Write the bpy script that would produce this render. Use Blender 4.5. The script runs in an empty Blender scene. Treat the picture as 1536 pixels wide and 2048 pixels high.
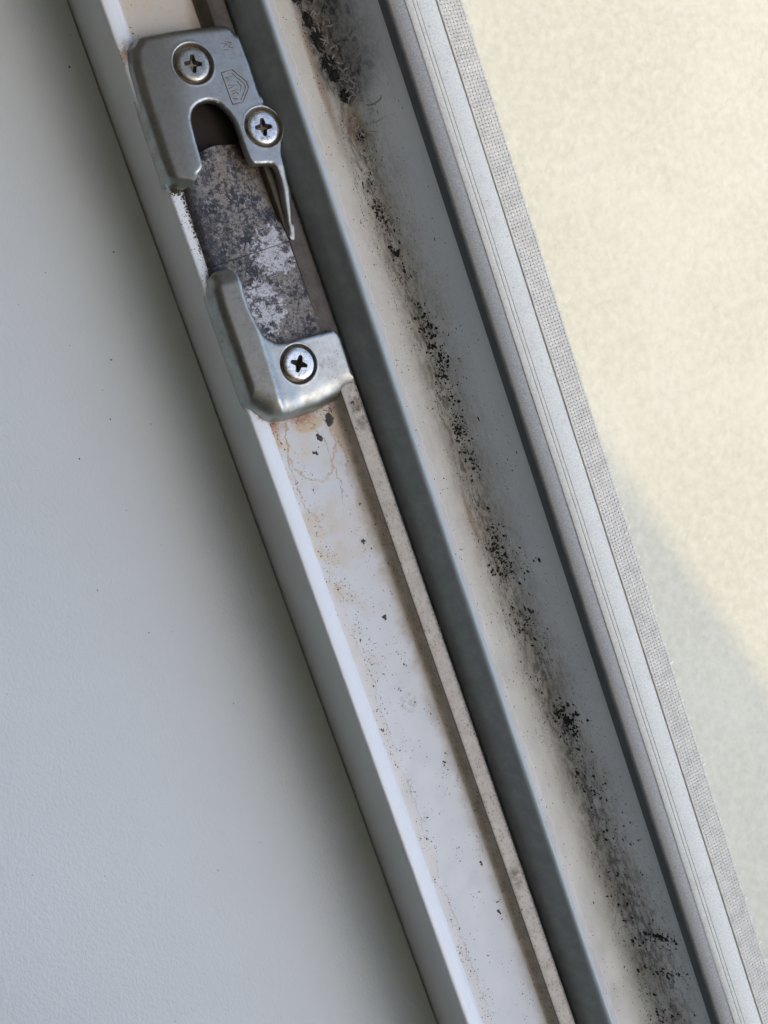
import bpy, bmesh, math, random
from mathutils import Vector, Matrix, noise
from mathutils.geometry import delaunay_2d_cdt
random.seed(7)
R = math.radians
MM = 0.001
scene = bpy.context.scene
COL = scene.collection

# ------------------------------------------------------------------ camera
cam = bpy.data.cameras.new("camera")
cam_o = bpy.data.objects.new("camera", cam)
COL.objects.link(cam_o)
_m = Matrix(((0.86075985, 0.34793218, -0.37153153),
             (-0.32374534, 0.93746402, 0.12786776),
             (0.39278675, 0.01021816, 0.91957281))).to_4x4()
_m.translation = Vector((-65.0034, 21.9244, 201.938)) * MM
cam_o.matrix_world = _m
cam.sensor_fit = 'VERTICAL'
cam.sensor_height = 36.0
cam.lens = 36.0 * 2196.0 / 2048.0
cam.clip_start = 0.005
cam.clip_end = 500
cam.dof.use_dof = True
cam.dof.focus_distance = 0.216
cam.dof.aperture_fstop = 52
scene.camera = cam_o

# ------------------------------------------------------------------ sky, sun, exposure
SUN_EL = 52.0
SUN_DIR = Vector((0.3203 * math.cos(R(SUN_EL)), -0.9473 * math.cos(R(SUN_EL)), math.sin(R(SUN_EL)))).normalized()
world = bpy.data.worlds.new("World")
scene.world = world
world.use_nodes = True
wt = world.node_tree
bg = wt.nodes["Background"]
sky = wt.nodes.new("ShaderNodeTexSky")
sky.sky_type = 'NISHITA'
sky.sun_disc = False
sky.sun_elevation = R(SUN_EL)
sky.sun_rotation = math.atan2(SUN_DIR.x, SUN_DIR.y)
sky.dust_density = 2.8
sky.ozone_density = 0.3
wt.links.new(sky.outputs[0], bg.inputs[0])
bg.inputs[1].default_value = 0.15
sun = bpy.data.lights.new("sun", 'SUN')
sun.energy = 0.5
sun.angle = R(0.5)
sun.color = (1.0, 0.74, 0.34)
sun_o = bpy.data.objects.new("sun", sun)
COL.objects.link(sun_o)
sun_o.rotation_euler = SUN_DIR.to_track_quat('Z', 'Y').to_euler()
scene.view_settings.view_transform = 'Standard'
scene.view_settings.look = 'None'
scene.view_settings.exposure = 1.3
scene.view_settings.gamma = 1.0


# ------------------------------------------------------------------ node helper
class Mat:
    def __init__(self, name, rough=0.5, metal=0.0, color=(0.5, 0.5, 0.5), spec=0.5):
        self.m = bpy.data.materials.new(name)
        self.m.use_nodes = True
        self.t = self.m.node_tree
        self.b = self.t.nodes["Principled BSDF"]
        self.b.inputs['Roughness'].default_value = rough
        self.b.inputs['Metallic'].default_value = metal
        self.b.inputs['Base Color'].default_value = (*color, 1)
        self.b.inputs['Specular IOR Level'].default_value = spec
        g = self.t.nodes.new("ShaderNodeNewGeometry")
        v = self.t.nodes.new("ShaderNodeVectorMath")
        v.operation = 'SCALE'
        v.inputs['Scale'].default_value = 1000.0
        self.t.links.new(g.outputs['Position'], v.inputs[0])
        self.p = v.outputs[0]           # position in millimetres
        s = self.t.nodes.new("ShaderNodeSeparateXYZ")
        self.t.links.new(self.p, s.inputs[0])
        self.x, self.y, self.z = s.outputs

    def put(self, sock, val):
        if isinstance(val, (int, float)):
            sock.default_value = val
        elif isinstance(val, tuple):
            sock.default_value = (*val, 1) if len(sock.default_value) == 4 and len(val) == 3 else val
        else:
            self.t.links.new(val, sock)

    def math(self, op, a, b=0.0, c=None, clamp=False):
        n = self.t.nodes.new("ShaderNodeMath")
        n.operation = op
        n.use_clamp = clamp
        self.put(n.inputs[0], a)
        self.put(n.inputs[1], b)
        if c is not None:
            self.put(n.inputs[2], c)
        return n.outputs[0]

    def add(self, a, b): return self.math('ADD', a, b)
    def sub(self, a, b): return self.math('SUBTRACT', a, b)
    def mul(self, a, b): return self.math('MULTIPLY', a, b)
    def mx(self, a, b): return self.math('MAXIMUM', a, b)

    def step(self, v, a, b, lo=0.0, hi=1.0):
        n = self.t.nodes.new("ShaderNodeMapRange")
        n.interpolation_type = 'SMOOTHSTEP'
        self.put(n.inputs['Value'], v)
        n.inputs['From Min'].default_value = a
        n.inputs['From Max'].default_value = b
        n.inputs['To Min'].default_value = lo
        n.inputs['To Max'].default_value = hi
        return n.outputs[0]

    def pos(self, sx=1.0, sy=1.0, sz=1.0, rot=0.0):
        n = self.t.nodes.new("ShaderNodeMapping")
        n.inputs['Scale'].default_value = (sx, sy, sz)
        n.inputs['Rotation'].default_value = (0, 0, rot)
        self.t.links.new(self.p, n.inputs['Vector'])
        return n.outputs[0]

    def noise(self, scale, detail=3, rough=0.55, vec=None, dist=0.0):
        n = self.t.nodes.new("ShaderNodeTexNoise")
        n.inputs['Scale'].default_value = scale
        n.inputs['Detail'].default_value = detail
        n.inputs['Roughness'].default_value = rough
        n.inputs['Distortion'].default_value = dist
        self.t.links.new(vec if vec is not None else self.p, n.inputs['Vector'])
        return n.outputs['Fac']

    def voro(self, scale, vec=None, out='Distance', feature='F1'):
        n = self.t.nodes.new("ShaderNodeTexVoronoi")
        n.feature = feature
        n.inputs['Scale'].default_value = scale
        self.t.links.new(vec if vec is not None else self.p, n.inputs['Vector'])
        return n.outputs[out]

    def mix(self, f, a, b):
        n = self.t.nodes.new("ShaderNodeMix")
        n.data_type = 'RGBA'
        self.put(n.inputs[0], f)
        self.put(n.inputs[6], a)
        self.put(n.inputs[7], b)
        return n.outputs[2]

    def blob(self, x0, y0, rx, ry, n=None, amt=0.6, a=1.0, b=0.4):
        dx = self.mul(self.sub(self.x, x0), 1.0 / rx)
        dy = self.mul(self.sub(self.y, y0), 1.0 / ry)
        d = self.math('SQRT', self.add(self.mul(dx, dx), self.mul(dy, dy)))
        if n is not None:
            d = self.add(d, self.mul(self.sub(n, 0.5), amt))
        return self.step(d, b, a, 1.0, 0.0)

    def line(self, xs, w, soft=0.5):
        d = self.math('ABSOLUTE', self.sub(self.x, xs))
        return self.step(d, w * (1 - soft), w, 1.0, 0.0)

    def color(self, c):
        self.put(self.b.inputs['Base Color'], c)

    def rough(self, c):
        self.put(self.b.inputs['Roughness'], c)

    def bump(self, h, dist_mm, strength=1.0):
        n = self.t.nodes.new("ShaderNodeBump")
        n.inputs['Strength'].default_value = strength
        n.inputs['Distance'].default_value = dist_mm * MM
        self.t.links.new(h, n.inputs['Height'])
        self.t.links.new(n.outputs[0], self.b.inputs['Normal'])


# ------------------------------------------------------------------ materials
PVC = (0.735, 0.785, 0.775)


def m_pvc_clean():
    m = Mat("white_pvc_face", 0.38)
    n = m.noise(0.05, 4)
    m.color(m.mix(m.step(n, 0.35, 0.7), PVC, (0.70, 0.70, 0.70)))
    m.bump(m.noise(0.6, 2), 0.01, 0.4)
    return m.m


def m_rim():
    PVC = (0.80, 0.84, 0.845)
    m = Mat("white_pvc_rim", 0.3)
    n = m.noise(0.25, 5, 0.7)
    # rust and grime left where the plate sits on the rim
    g = m.mul(m.step(n, 0.45, 0.62), m.mx(m.blob(-2.5, 89, 3, 4), m.blob(-2, 19, 3, 2.5)))
    sp = m.mul(m.step(m.noise(2.2, 3, 0.7), 0.60, 0.66), m.mul(m.step(m.y, 44, 48), m.step(m.y, 63, 67, 1, 0)))
    c = m.mix(m.mul(g, 0.8), PVC, (0.26, 0.14, 0.06))
    m.color(m.mix(sp, c, (0.08, 0.07, 0.065)))
    return m.m


def m_floor():
    m = Mat("white_pvc_rebate_floor", 0.32)
    n1 = m.noise(0.22, 6, 0.65)
    n2 = m.noise(0.06, 3)
    nf = m.noise(1.1, 4, 0.7)
    n3 = m.noise(3.0, 3, 0.7)
    top = m.step(m.y, -60, 20)                       # older grime towards the plate
    base = m.mix(m.mul(top, m.step(n2, 0.3, 0.7)), (0.70, 0.735, 0.74), (0.70, 0.685, 0.63))
    base = m.mix(m.step(m.y, 86, 90), base, (0.66, 0.62, 0.54))
    # cream film left of the dried tide line
    ny = m.noise(0.09, 5, 0.65, m.pos(0.01, 1, 0.01))
    nw = m.noise(0.8, 3, 0.6, m.pos(0.01, 1, 0.01))
    edge = m.add(m.add(2.2, m.mul(m.sub(ny, 0.5), 5.5)), m.mul(m.sub(nw, 0.5), 0.4))
    film = m.mul(m.step(m.sub(m.x, edge), -0.25, 0.05, 1, 0), m.step(m.y, -25, -5, 1, 0))
    base = m.mix(m.mul(film, 0.42), base, (0.72, 0.66, 0.58))
    cream = m.mul(m.step(m.add(n1, m.mul(m.sub(n2, 0.5), 0.5)), 0.46, 0.62), m.mul(m.step(m.y, -50, -5), m.step(m.x, 3, 9, 1, 0.35)))
    base = m.mix(m.mul(cream, 0.55), base, (0.66, 0.56, 0.40))
    tl = m.mul(m.mul(m.line(edge, 0.17, 0.7), m.step(m.y, -22, 0, 1, 0)), m.step(n1, 0.40, 0.62))
    base = m.mix(m.mul(tl, 0.5), base, (0.45, 0.30, 0.16))
    # dirty zone towards the step
    stepd = m.mul(m.step(m.add(m.x, m.mul(m.sub(n1, 0.5), 6)), 10.8, 13.8), m.step(m.y, -95, -10, 0.55, 1.0))
    base = m.mix(m.mul(stepd, 0.75), base, (0.42, 0.36, 0.27))
    # yellow glue rings below the plate
    d1 = m.blob(6.0, 8.0, 6.0, 11.0, n1, 0.8, 1.06, 0.98)
    d2 = m.blob(6.0, 8.0, 6.0, 11.0, n1, 0.8, 1.13, 1.10)
    ring = m.math('SUBTRACT', d2, d1, clamp=True)
    d5 = m.blob(6.6, 11.0, 4.6, 6.2, n1, 1.1, 1.03, 0.97)
    d6 = m.blob(6.6, 11.0, 4.6, 6.2, n1, 1.1, 1.12, 1.08)
    ring = m.mx(ring, m.math('SUBTRACT', d6, d5, clamp=True))
    d3 = m.blob(5.5, 6.0, 4.3, 11.5, n1, 1.0, 1.02, 0.99)
    d4 = m.blob(5.5, 6.0, 4.3, 11.5, n1, 1.0, 1.05, 1.03)
    ring2 = m.math('SUBTRACT', d4, d3, clamp=True)
    outr = m.mul(m.blob(6.0, 12.0, 10, 9, n1, 0.6, 1.0, 0.7), m.sub(1.0, d2))
    base = m.mix(m.mul(outr, 0.6), base, (0.60, 0.44, 0.24))
    pool = m.blob(7.6, 15.3, 3.4, 1.7, n1, 0.6, 1.0, 0.7)
    base = m.mix(m.mul(pool, 0.6), base, (0.62, 0.43, 0.17))
    upper = m.step(m.y, 1.0, 7.0)
    base = m.mix(m.mul(m.mul(m.mul(ring, upper), m.step(nf, 0.36, 0.56, 0.35, 1.0)), 0.62), base, (0.50, 0.29, 0.07))
    base = m.mix(m.mul(m.mul(ring2, m.step(m.y, -6, 4.0)), 0.8), base, (0.42, 0.26, 0.08))
    # rust halo along the plate's foot
    ru = m.mul(m.step(m.add(m.y, m.mul(m.sub(nf, 0.5), 3.0)), 14.8, 17.6), m.step(m.y, 19, 24, 1, 0.9))
    base = m.mix(m.mul(m.mul(m.mul(ru, m.step(m.y, 30, 50, 1, 0)), m.step(n1, 0.3, 0.6)), 0.85), base, (0.30, 0.11, 0.065))
    # rust freckles above the plate and faint grey freckles everywhere
    rf = m.mul(m.step(nf, 0.57, 0.68), m.step(m.y, 84, 90))
    base = m.mix(m.mul(rf, 0.28), base, (0.34, 0.22, 0.14))
    fr = m.mul(m.step(n3, 0.63, 0.70), m.step(n1, 0.4, 0.65))
    base = m.mix(m.mul(fr, 0.5), base, (0.30, 0.25, 0.19))
    sm = m.mx(m.blob(8.2, -44, 2.5, 3.0, n1, 1.2), m.mul(m.blob(10.4, -10, 1.2, 1.5, nf, 1.2), 1.0))
    base = m.mix(m.mul(m.mul(sm, m.step(nf, 0.42, 0.6)), 0.45), base, (0.30, 0.27, 0.24))
    m.color(base)
    m.rough(m.step(n1, 0.3, 0.7, 0.28, 0.5))
    m.bump(m.noise(0.9, 4), 0.02, 0.5)
    return m.m


def m_step():
    m = Mat("cream_pvc_step", 0.45)
    n1 = m.noise(0.3, 5, 0.7)
    n3 = m.noise(2.6, 4, 0.75, m.pos(1, 0.55, 1))
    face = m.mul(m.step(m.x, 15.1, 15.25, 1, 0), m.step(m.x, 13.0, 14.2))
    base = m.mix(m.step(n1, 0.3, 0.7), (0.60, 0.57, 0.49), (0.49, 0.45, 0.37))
    base = m.mix(m.mul(face, m.step(n1, 0.25, 0.7, 0.35, 0.9)), base, (0.36, 0.30, 0.22))  # riser browned: its shade is painted into the colour
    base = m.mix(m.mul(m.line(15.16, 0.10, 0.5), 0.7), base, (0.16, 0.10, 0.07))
    sp = m.mul(m.step(n3, 0.54, 0.64), m.step(n1, 0.30, 0.6, 0.35, 1.0))
    base = m.mix(m.mul(sp, 0.75), base, (0.12, 0.10, 0.08))
    edge = m.step(m.add(m.x, m.mul(m.sub(n3, 0.5), 1.6)), 18.0, 18.9)
    base = m.mix(m.mul(edge, 0.9), base, (0.05, 0.045, 0.04))
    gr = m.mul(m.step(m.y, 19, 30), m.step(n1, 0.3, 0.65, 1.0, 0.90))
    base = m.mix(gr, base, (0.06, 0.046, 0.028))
    g2 = m.mx(m.blob(17.2, 15.0, 1.8, 6, n1, 1.0), m.blob(16.6, -87, 2, 3.5, n1, 1.0))
    base = m.mix(m.mul(m.mul(g2, m.step(n1, 0.35, 0.6)), 0.8), base, (0.10, 0.06, 0.03))
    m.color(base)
    m.bump(n3, 0.03, 0.4)
    return m.m


def m_gap():
    return Mat("gap_shade", 0.9, color=(0.03, 0.028, 0.026)).m  # near-black colour stands in for the shade inside the gap


def m_trough():
    m = Mat("mouldy_pvc_rebate", 0.42)
    n0 = m.noise(0.05, 3)
    n1 = m.noise(0.24, 6, 0.68, m.pos(1.0, 0.45, 1))
    n2 = m.noise(0.9, 5, 0.7, m.pos(1.2, 0.4, 1))
    n3 = m.noise(2.6, 4, 0.72, m.pos(1.3, 0.6, 1))
    pale = m.mix(m.step(m.x, 30.5, 33.2), (0.72, 0.72, 0.69), (0.75, 0.73, 0.64))
    pale = m.mix(m.mul(m.step(n1, 0.4, 0.75), 0.35), pale, (0.52, 0.48, 0.42))
    wall = m.mix(m.step(n0, 0.3, 0.7), (0.78, 0.815, 0.83), (0.74, 0.77, 0.785))
    base = m.mix(m.step(m.x, 41.2, 43.4), pale, wall)
    # centre line of the mould drifts outwards further down
    cen = m.add(39.9, m.mul(m.mx(m.mul(m.add(m.y, 22), -1.0), 0.0), 0.034))
    cen = m.add(cen, m.mul(m.sub(n0, 0.5), 3.0))
    d = m.sub(m.x, cen)
    d2 = m.mul(d, d)
    film = m.math('POWER', 2.718, m.mul(d2, -1.0 / 15.0))
    wf = m.step(m.x, 43.2, 45.8, 1.0, 0.25)
    film = m.mul(film, wf)
    filmn = m.mul(film, m.step(n1, 0.20, 0.66, 0.30, 1.0))
    base = m.mix(m.mul(filmn, 0.72), base, (0.28, 0.24, 0.175))
    wide = m.mul(m.mul(m.math('POWER', 2.718, m.mul(d2, -1.0 / 20.0)), wf), m.step(n2, 0.40, 0.66))
    base = m.mix(m.mul(wide, 0.42), base, (0.19, 0.17, 0.14))
    core = m.mul(m.math('POWER', 2.718, m.mul(d2, -1.0 / 3.4)), m.step(n2, 0.46, 0.60))
    base = m.mix(m.mul(core, 0.6), base, (0.05, 0.045, 0.038))
    fr = m.mul(m.math('POWER', 2.718, m.mul(d2, -1.0 / 22.0)), m.step(n3, 0.585, 0.65))
    base = m.mix(m.mul(fr, 0.85), base, (0.03, 0.028, 0.025))
    # ochre and orange bleeding
    och = m.mx(m.blob(40.2, 69, 2.6, 6, n1, 0.9, 1.0, 0.2), m.mx(m.blob(37.0, -15, 1.1, 9, n1, 0.8, 1.0, 0.2),
               m.blob(35.9, 80, 1.2, 22, n1, 0.9, 1.0, 0.2)))
    base = m.mix(m.mul(och, 0.60), base, (0.30, 0.17, 0.07))
    # grey-brown furry crust at the far end
    fur = m.mul(m.step(m.add(m.y, m.mul(m.sub(n1, 0.5), 14)), 70, 80), m.mul(m.step(m.x, 35.2, 37.2), m.step(m.x, 43.0, 47.5, 1, 0)))
    lump = m.noise(0.55, 6, 0.7, m.pos(1.1, 0.7, 1), 1.2)
    furc = m.mix(m.step(lump, 0.36, 0.62), (0.035, 0.03, 0.027), (0.24, 0.22, 0.20))
    base = m.mix(m.mul(fur, m.step(lump, 0.3, 0.6, 0.95, 0.7)), base, furc)
    # pale scuffs close to the seal
    sx = m.add(31.9, m.mul(m.sub(m.noise(0.16, 5, 0.75, m.pos(0.01, 1, 0.01)), 0.5), 4.0))
    scuff = m.mul(m.line(sx, 0.16, 0.8), m.step(n2, 0.38, 0.5))
    base = m.mix(m.mul(scuff, 0.6), base, (0.86, 0.86, 0.85))
    sc2 = m.mul(m.blob(31.6, -77, 1.3, 4, n2, 1.6, 1.0, 0.6), m.step(n3, 0.45, 0.6))
    base = m.mix(m.mul(sc2, 0.7), base, (0.88, 0.88, 0.88))
    # long drag marks parallel to the frame on the wall foot
    dm = m.noise(1.6, 4, 0.75, m.pos(1.6, 0.05, 1.6))
    dr = m.mul(m.step(dm, 0.56, 0.68), m.mul(m.step(m.x, 41.0, 42.2), m.step(m.x, 43.0, 45.5, 1, 0)))
    base = m.mix(m.mul(dr, 0.35), base, (0.26, 0.25, 0.24))
    m.color(base)
    m.rough(m.step(n1, 0.3, 0.7, 0.34, 0.65))
    m.bump(m.add(n2, m.mul(n3, 0.5)), 0.05, 0.6)
    return m.m


def m_seal():
    m = Mat("grey_rubber_seal", 0.42, color=(0.15, 0.17, 0.175))
    n = m.noise(0.35, 5, 0.65)
    n3 = m.noise(3.0, 3, 0.7)
    c = m.mix(m.step(n, 0.35, 0.7), (0.255, 0.297, 0.312), (0.315, 0.36, 0.375))
    c = m.mix(m.mul(m.step(n3, 0.64, 0.70), 0.5), c, (0.06, 0.06, 0.06))
    c = m.mix(m.mul(m.step(m.x, 23.1, 23.8), 0.75), c, (0.46, 0.525, 0.54))  # highlight along the seal's lip painted as a lighter band
    m.color(c)
    m.bump(m.add(n, m.mul(n3, 0.4)), 0.03, 0.4)
    return m.m


def m_outer_seal():
    m = Mat("outer_rubber_seal", 0.6)
    n = m.noise(0.5, 5, 0.7)
    n3 = m.noise(3.2, 4, 0.7)
    dust = m.step(m.add(m.z, m.mul(m.sub(n, 0.5), 0.9)), 10.4, 11.35)
    c = m.mix(dust, (0.095, 0.11, 0.118), m.mix(m.step(n3, 0.35, 0.65), (0.27, 0.275, 0.255), (0.40, 0.405, 0.375)))
    c = m.mix(m.mul(m.step(m.x, 49.85, 50.0), 0.3), c, (0.10, 0.09, 0.08))
    m.color(c)
    m.bump(n3, 0.05, 0.6)
    return m.m


def m_bead():
    m = Mat("dusty_white_bead", 0.6)
    n = m.noise(0.3, 5, 0.65)
    n3 = m.noise(2.6, 5, 0.75)
    c = m.mix(m.step(n3, 0.36, 0.62), (0.69, 0.69, 0.62), (0.86, 0.87, 0.785))
    c = m.mix(m.mul(m.step(n, 0.5, 0.75), 0.35), c, (0.55, 0.50, 0.44))
    c = m.mix(m.mul(m.step(m.noise(1.3, 3, 0.6), 0.66, 0.72), 0.55), c, (0.28, 0.24, 0.20))
    m.color(c)
    m.bump(n3, 0.10, 0.7)
    return m.m


def m_fabric(name, col):
    m = Mat(name, 0.85)
    n = m.noise(0.35, 5, 0.7)
    c = m.mix(m.step(n, 0.35, 0.7), col, tuple(v * 0.82 for v in col))
    c = m.mix(m.mul(m.step(m.noise(1.5, 3, 0.6), 0.69, 0.73), 0.6), c, (0.16, 0.13, 0.11))
    m.color(c)
    return m.m


def m_ground():
    m = Mat("pale_terrace_render", 0.85)
    n1 = m.noise(0.012, 5, 0.6)
    n2 = m.noise(0.20, 7, 0.75)
    n3 = m.noise(0.62, 5, 0.75)
    v = m.voro(0.3)
    c = m.mix(m.step(n2, 0.3, 0.72), (0.685, 0.685, 0.575), (0.57, 0.565, 0.46))
    c = m.mix(m.mul(m.step(n1, 0.4, 0.7), 0.35), c, (0.75, 0.75, 0.645))
    c = m.mix(m.mul(m.step(n3, 0.56, 0.72), 0.35), c, (0.47, 0.43, 0.33))
    m.color(c)
    h = m.add(m.mul(n2, 1.0), m.add(m.mul(n3, 0.35), m.mul(v, 0.25)))
    m.bump(h, 1.8, 0.5)
    return m.m


def m_sill():
    m = Mat("white_grained_sill", 0.40)
    n0 = m.noise(0.012, 3)
    vec = m.pos(1.0, 0.6, 1.0, R(22))
    warp = m.noise(2.0, 2, 0.5, vec, 0.8)
    v = m.voro(1.9, vec, 'Distance', 'SMOOTH_F1')
    c = m.mix(m.step(n0, 0.35, 0.7), (0.685, 0.745, 0.745), (0.655, 0.705, 0.70))
    sp = m.step(m.noise(0.7, 2, 0.5), 0.775, 0.79)
    c = m.mix(m.mul(sp, 0.7), c, (0.16, 0.15, 0.14))
    m.color(c)
    m.bump(m.add(m.mul(warp, 0.9), m.mul(v, 0.45)), 0.12, 0.75)
    return m.m


def m_zinc():
    m = Mat("galvanised_steel", 0.36, 1.0)
    n1 = m.noise(0.35, 6, 0.7)
    n2 = m.noise(1.4, 5, 0.7)
    n3 = m.noise(4.0, 3, 0.7)
    c = m.mix(m.step(n1, 0.32, 0.7), (0.40, 0.42, 0.40), (0.32, 0.335, 0.315))
    c = m.mix(m.mul(m.step(n2, 0.5, 0.72), 0.4), c, (0.27, 0.27, 0.255))
    c = m.mix(m.mul(m.step(n3, 0.66, 0.72), 0.45), c, (0.12, 0.115, 0.11))
    rust = m.mul(m.step(n2, 0.56, 0.70), m.step(n1, 0.47, 0.60))
    c = m.mix(m.mul(rust, 0.35), c, (0.30, 0.20, 0.14))
    # dark pits round the lower screw
    pit = m.mul(m.step(m.noise(1.0, 4, 0.7), 0.60, 0.66), m.blob(14.5, 25.5, 4.5, 5))
    c = m.mix(m.mul(pit, 0.75), c, (0.10, 0.10, 0.10))
    m.color(c)
    m.rough(m.add(m.step(n1, 0.3, 0.7, 0.34, 0.46), m.mul(m.step(n3, 0.5, 0.7), 0.12)))
    scr = m.noise(2.2, 4, 0.75, m.pos(1.5, 0.07, 1, 0.5))
    m.bump(m.add(m.add(m.mul(n2, 0.6), m.mul(n3, 0.4)), m.mul(scr, 0.5)), 0.035, 0.5)
    return m.m


def m_screw():
    m = Mat("zinc_screw", 0.24, 1.0)
    n1 = m.noise(0.9, 5, 0.7)
    c = m.mix(m.step(n1, 0.4, 0.7), (0.70, 0.72, 0.71), (0.52, 0.52, 0.49))
    c = m.mix(m.step(m.y, 76, 78, 0.0, 0.75), c, (0.33, 0.33, 0.27))
    c = m.mix(m.mul(m.step(m.noise(1.8, 4, 0.7), 0.52, 0.62), 0.6), c, (0.20, 0.18, 0.14))
    m.color(c)
    m.rough(m.step(n1, 0.3, 0.7, 0.24, 0.42))
    m.bump(m.noise(3.0, 3), 0.02, 0.4)
    return m.m


def m_screw_recess():
    return Mat("screw_recess_dark", 0.7, 0.3, (0.06, 0.05, 0.04)).m  # darker colour inside the cross recess


def m_ring_dirt():
    m = Mat("countersink_grime", 0.55, 0.6)
    n = m.noise(0.8, 4)
    m.color(m.mix(m.step(n, 0.35, 0.65), (0.20, 0.15, 0.11), (0.33, 0.29, 0.23)))
    return m.m


def m_tongue():
    m = Mat("corroded_tongue", 0.6, 0.25, spec=0.4)
    n0 = m.noise(0.13, 4, 0.6)
    n1 = m.noise(0.42, 6, 0.72)
    n2 = m.noise(1.25, 6, 0.75)
    n3 = m.noise(3.6, 4, 0.75)
    n4 = m.noise(0.75, 7, 0.78)
    n5 = m.noise(1.9, 5, 0.8)
    n6 = m.noise(0.28, 4, 0.6)
    mid = m.mix(m.step(n5, 0.46, 0.54), (0.24, 0.225, 0.20), (0.36, 0.34, 0.305))
    mid = m.mix(m.mul(m.step(m.y, 56, 64), m.step(m.x, 3, 6)), mid, m.mix(m.step(n5, 0.46, 0.54), (0.25, 0.215, 0.17), (0.36, 0.33, 0.29)))
    sp1 = m.step(m.add(n5, m.mul(m.sub(n6, 0.5), 0.45)), 0.50, 0.535)
    dz = m.mx(m.blob(1.0, 54.5, 5.5, 10.0), m.mx(m.blob(5.6, 47.6, 3.6, 2.6), m.blob(3.5, 43, 3, 3)))
    mid = m.mix(m.mul(m.add(m.mul(sp1, 0.85), m.mul(m.mul(dz, sp1), 0.1)), 1.0), mid, (0.045, 0.048, 0.062))
    mid = m.mix(m.mul(dz, m.step(n4, 0.44, 0.52, 0.0, 0.75)), mid, (0.042, 0.046, 0.056))
    white = m.mix(m.step(n3, 0.38, 0.6), (0.68, 0.70, 0.72), (0.52, 0.53, 0.55))
    pt = m.noise(0.50, 8, 0.82, m.pos(1, 1, 1, 0.6))
    white = m.mix(m.step(pt, 0.515, 0.54), white, m.mix(m.step(n3, 0.42, 0.58), (0.055, 0.06, 0.08), (0.13, 0.125, 0.125)))
    white = m.mix(m.mul(m.step(n5, 0.56, 0.60), 0.85), white, (0.06, 0.062, 0.075))
    wz = m.mx(m.blob(11.6, 48.5, 9.0, 8.0, a=1.0, b=0.0), m.blob(6.5, 39.5, 7.0, 9.5, a=1.0, b=0.0))
    wsel = m.step(m.add(m.mul(m.sub(n4, 0.5), 3.2), m.mul(wz, 0.85)), 0.42, 0.50)
    c = m.mix(wsel, mid, white)
    br = m.step(m.add(m.add(m.mul(m.x, 0.55), m.mul(m.y, 0.22)), m.mul(m.sub(n1, 0.5), 6.0)), 19.0, 22.5)  # rust brown that also paints in the shade under the arm
    br2 = m.step(m.add(m.sub(m.mul(m.x, 0.30), m.mul(m.y, 0.42)), m.mul(m.sub(n1, 0.5), 6.0)), -11.4, -8.4)
    grain = m.mix(m.step(n3, 0.4, 0.6), (0.10, 0.088, 0.078), (0.21, 0.19, 0.17))
    c = m.mix(m.mul(br2, 0.85), c, grain)
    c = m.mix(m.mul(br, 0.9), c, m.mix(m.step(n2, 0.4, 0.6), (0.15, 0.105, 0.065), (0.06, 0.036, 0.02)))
    n7 = m.noise(1.15, 7, 0.82, m.pos(1, 0.85, 1, -0.3))
    n8 = m.add(n7, m.mul(m.sub(m.noise(0.24, 3, 0.6), 0.5), 0.45))
    blot = m.mul(m.step(n8, 0.51, 0.545), m.step(wsel, 0.2, 0.9, 1.0, 0.10))
    c = m.mix(m.mul(blot, 0.88), c, (0.028, 0.033, 0.046))
    fleck = m.mul(m.step(n7, 0.445, 0.42), m.step(n6, 0.35, 0.6))
    c = m.mix(m.mul(fleck, 0.75), c, (0.44, 0.43, 0.41))
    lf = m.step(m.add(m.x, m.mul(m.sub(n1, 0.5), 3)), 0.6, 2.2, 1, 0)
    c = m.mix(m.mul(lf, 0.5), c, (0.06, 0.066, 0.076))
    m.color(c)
    m.rough(m.step(n2, 0.35, 0.65, 0.45, 0.8))
    m.bump(m.add(n2, m.mul(n3, 0.6)), 0.12, 0.7)
    return m.m


def plain(name, col, rough=0.8, var=0.25, scale=0.5):
    m = Mat(name, rough)
    n = m.noise(scale, 4, 0.65)
    m.color(m.mix(n, tuple(v * (1 - var) for v in col), tuple(v * (1 + var) for v in col)))
    return m.m


M = dict(face=m_pvc_clean(), rim=m_rim(), floor=m_floor(), step=m_step(), gap=m_gap(), trough=m_trough(),
         seal=m_seal(), oseal=m_outer_seal(), bead=m_bead(), fab=m_fabric("mesh_threads", (0.88, 0.85, 0.75)),
         fabbase=m_fabric("mesh_coating", (0.85, 0.835, 0.745)), ground=m_ground(), sill=m_sill(), zinc=m_zinc(),
         screw=m_screw(), srecess=m_screw_recess(), ring=m_ring_dirt(), tongue=m_tongue(),
         cavity=plain("cavity_shade", (0.022, 0.018, 0.014), 0.9),
         black=plain("black_mould", (0.022, 0.020, 0.018), 0.9, 0.4, 2.0),
         greym=plain("grey_mould", (0.09, 0.085, 0.08), 0.95, 0.4, 2.0),
         brown=plain("brown_specks", (0.13, 0.075, 0.04), 0.85, 0.5, 1.0),
         fluff=plain("dust_fibres", (0.36, 0.33, 0.30), 0.95, 0.3, 1.0),
         crumb=plain("grime_crumbs", (0.10, 0.075, 0.05), 0.9, 0.6, 3.0),
         plaster=plain("warm_plaster", (0.84, 0.75, 0.61), 0.9, 0.06, 0.02),
         outwall=plain("outer_render", (0.30, 0.27, 0.23), 0.9, 0.06, 0.03),
         wood=plain("room_floor", (0.60, 0.53, 0.42), 0.6, 0.2, 0.02), jamb=plain("dark_jamb", (0.17, 0.15, 0.125), 0.9, 0.15, 0.03), backwall=plain("back_wall", (0.30, 0.26, 0.20), 0.9, 0.1, 0.02))


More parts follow.
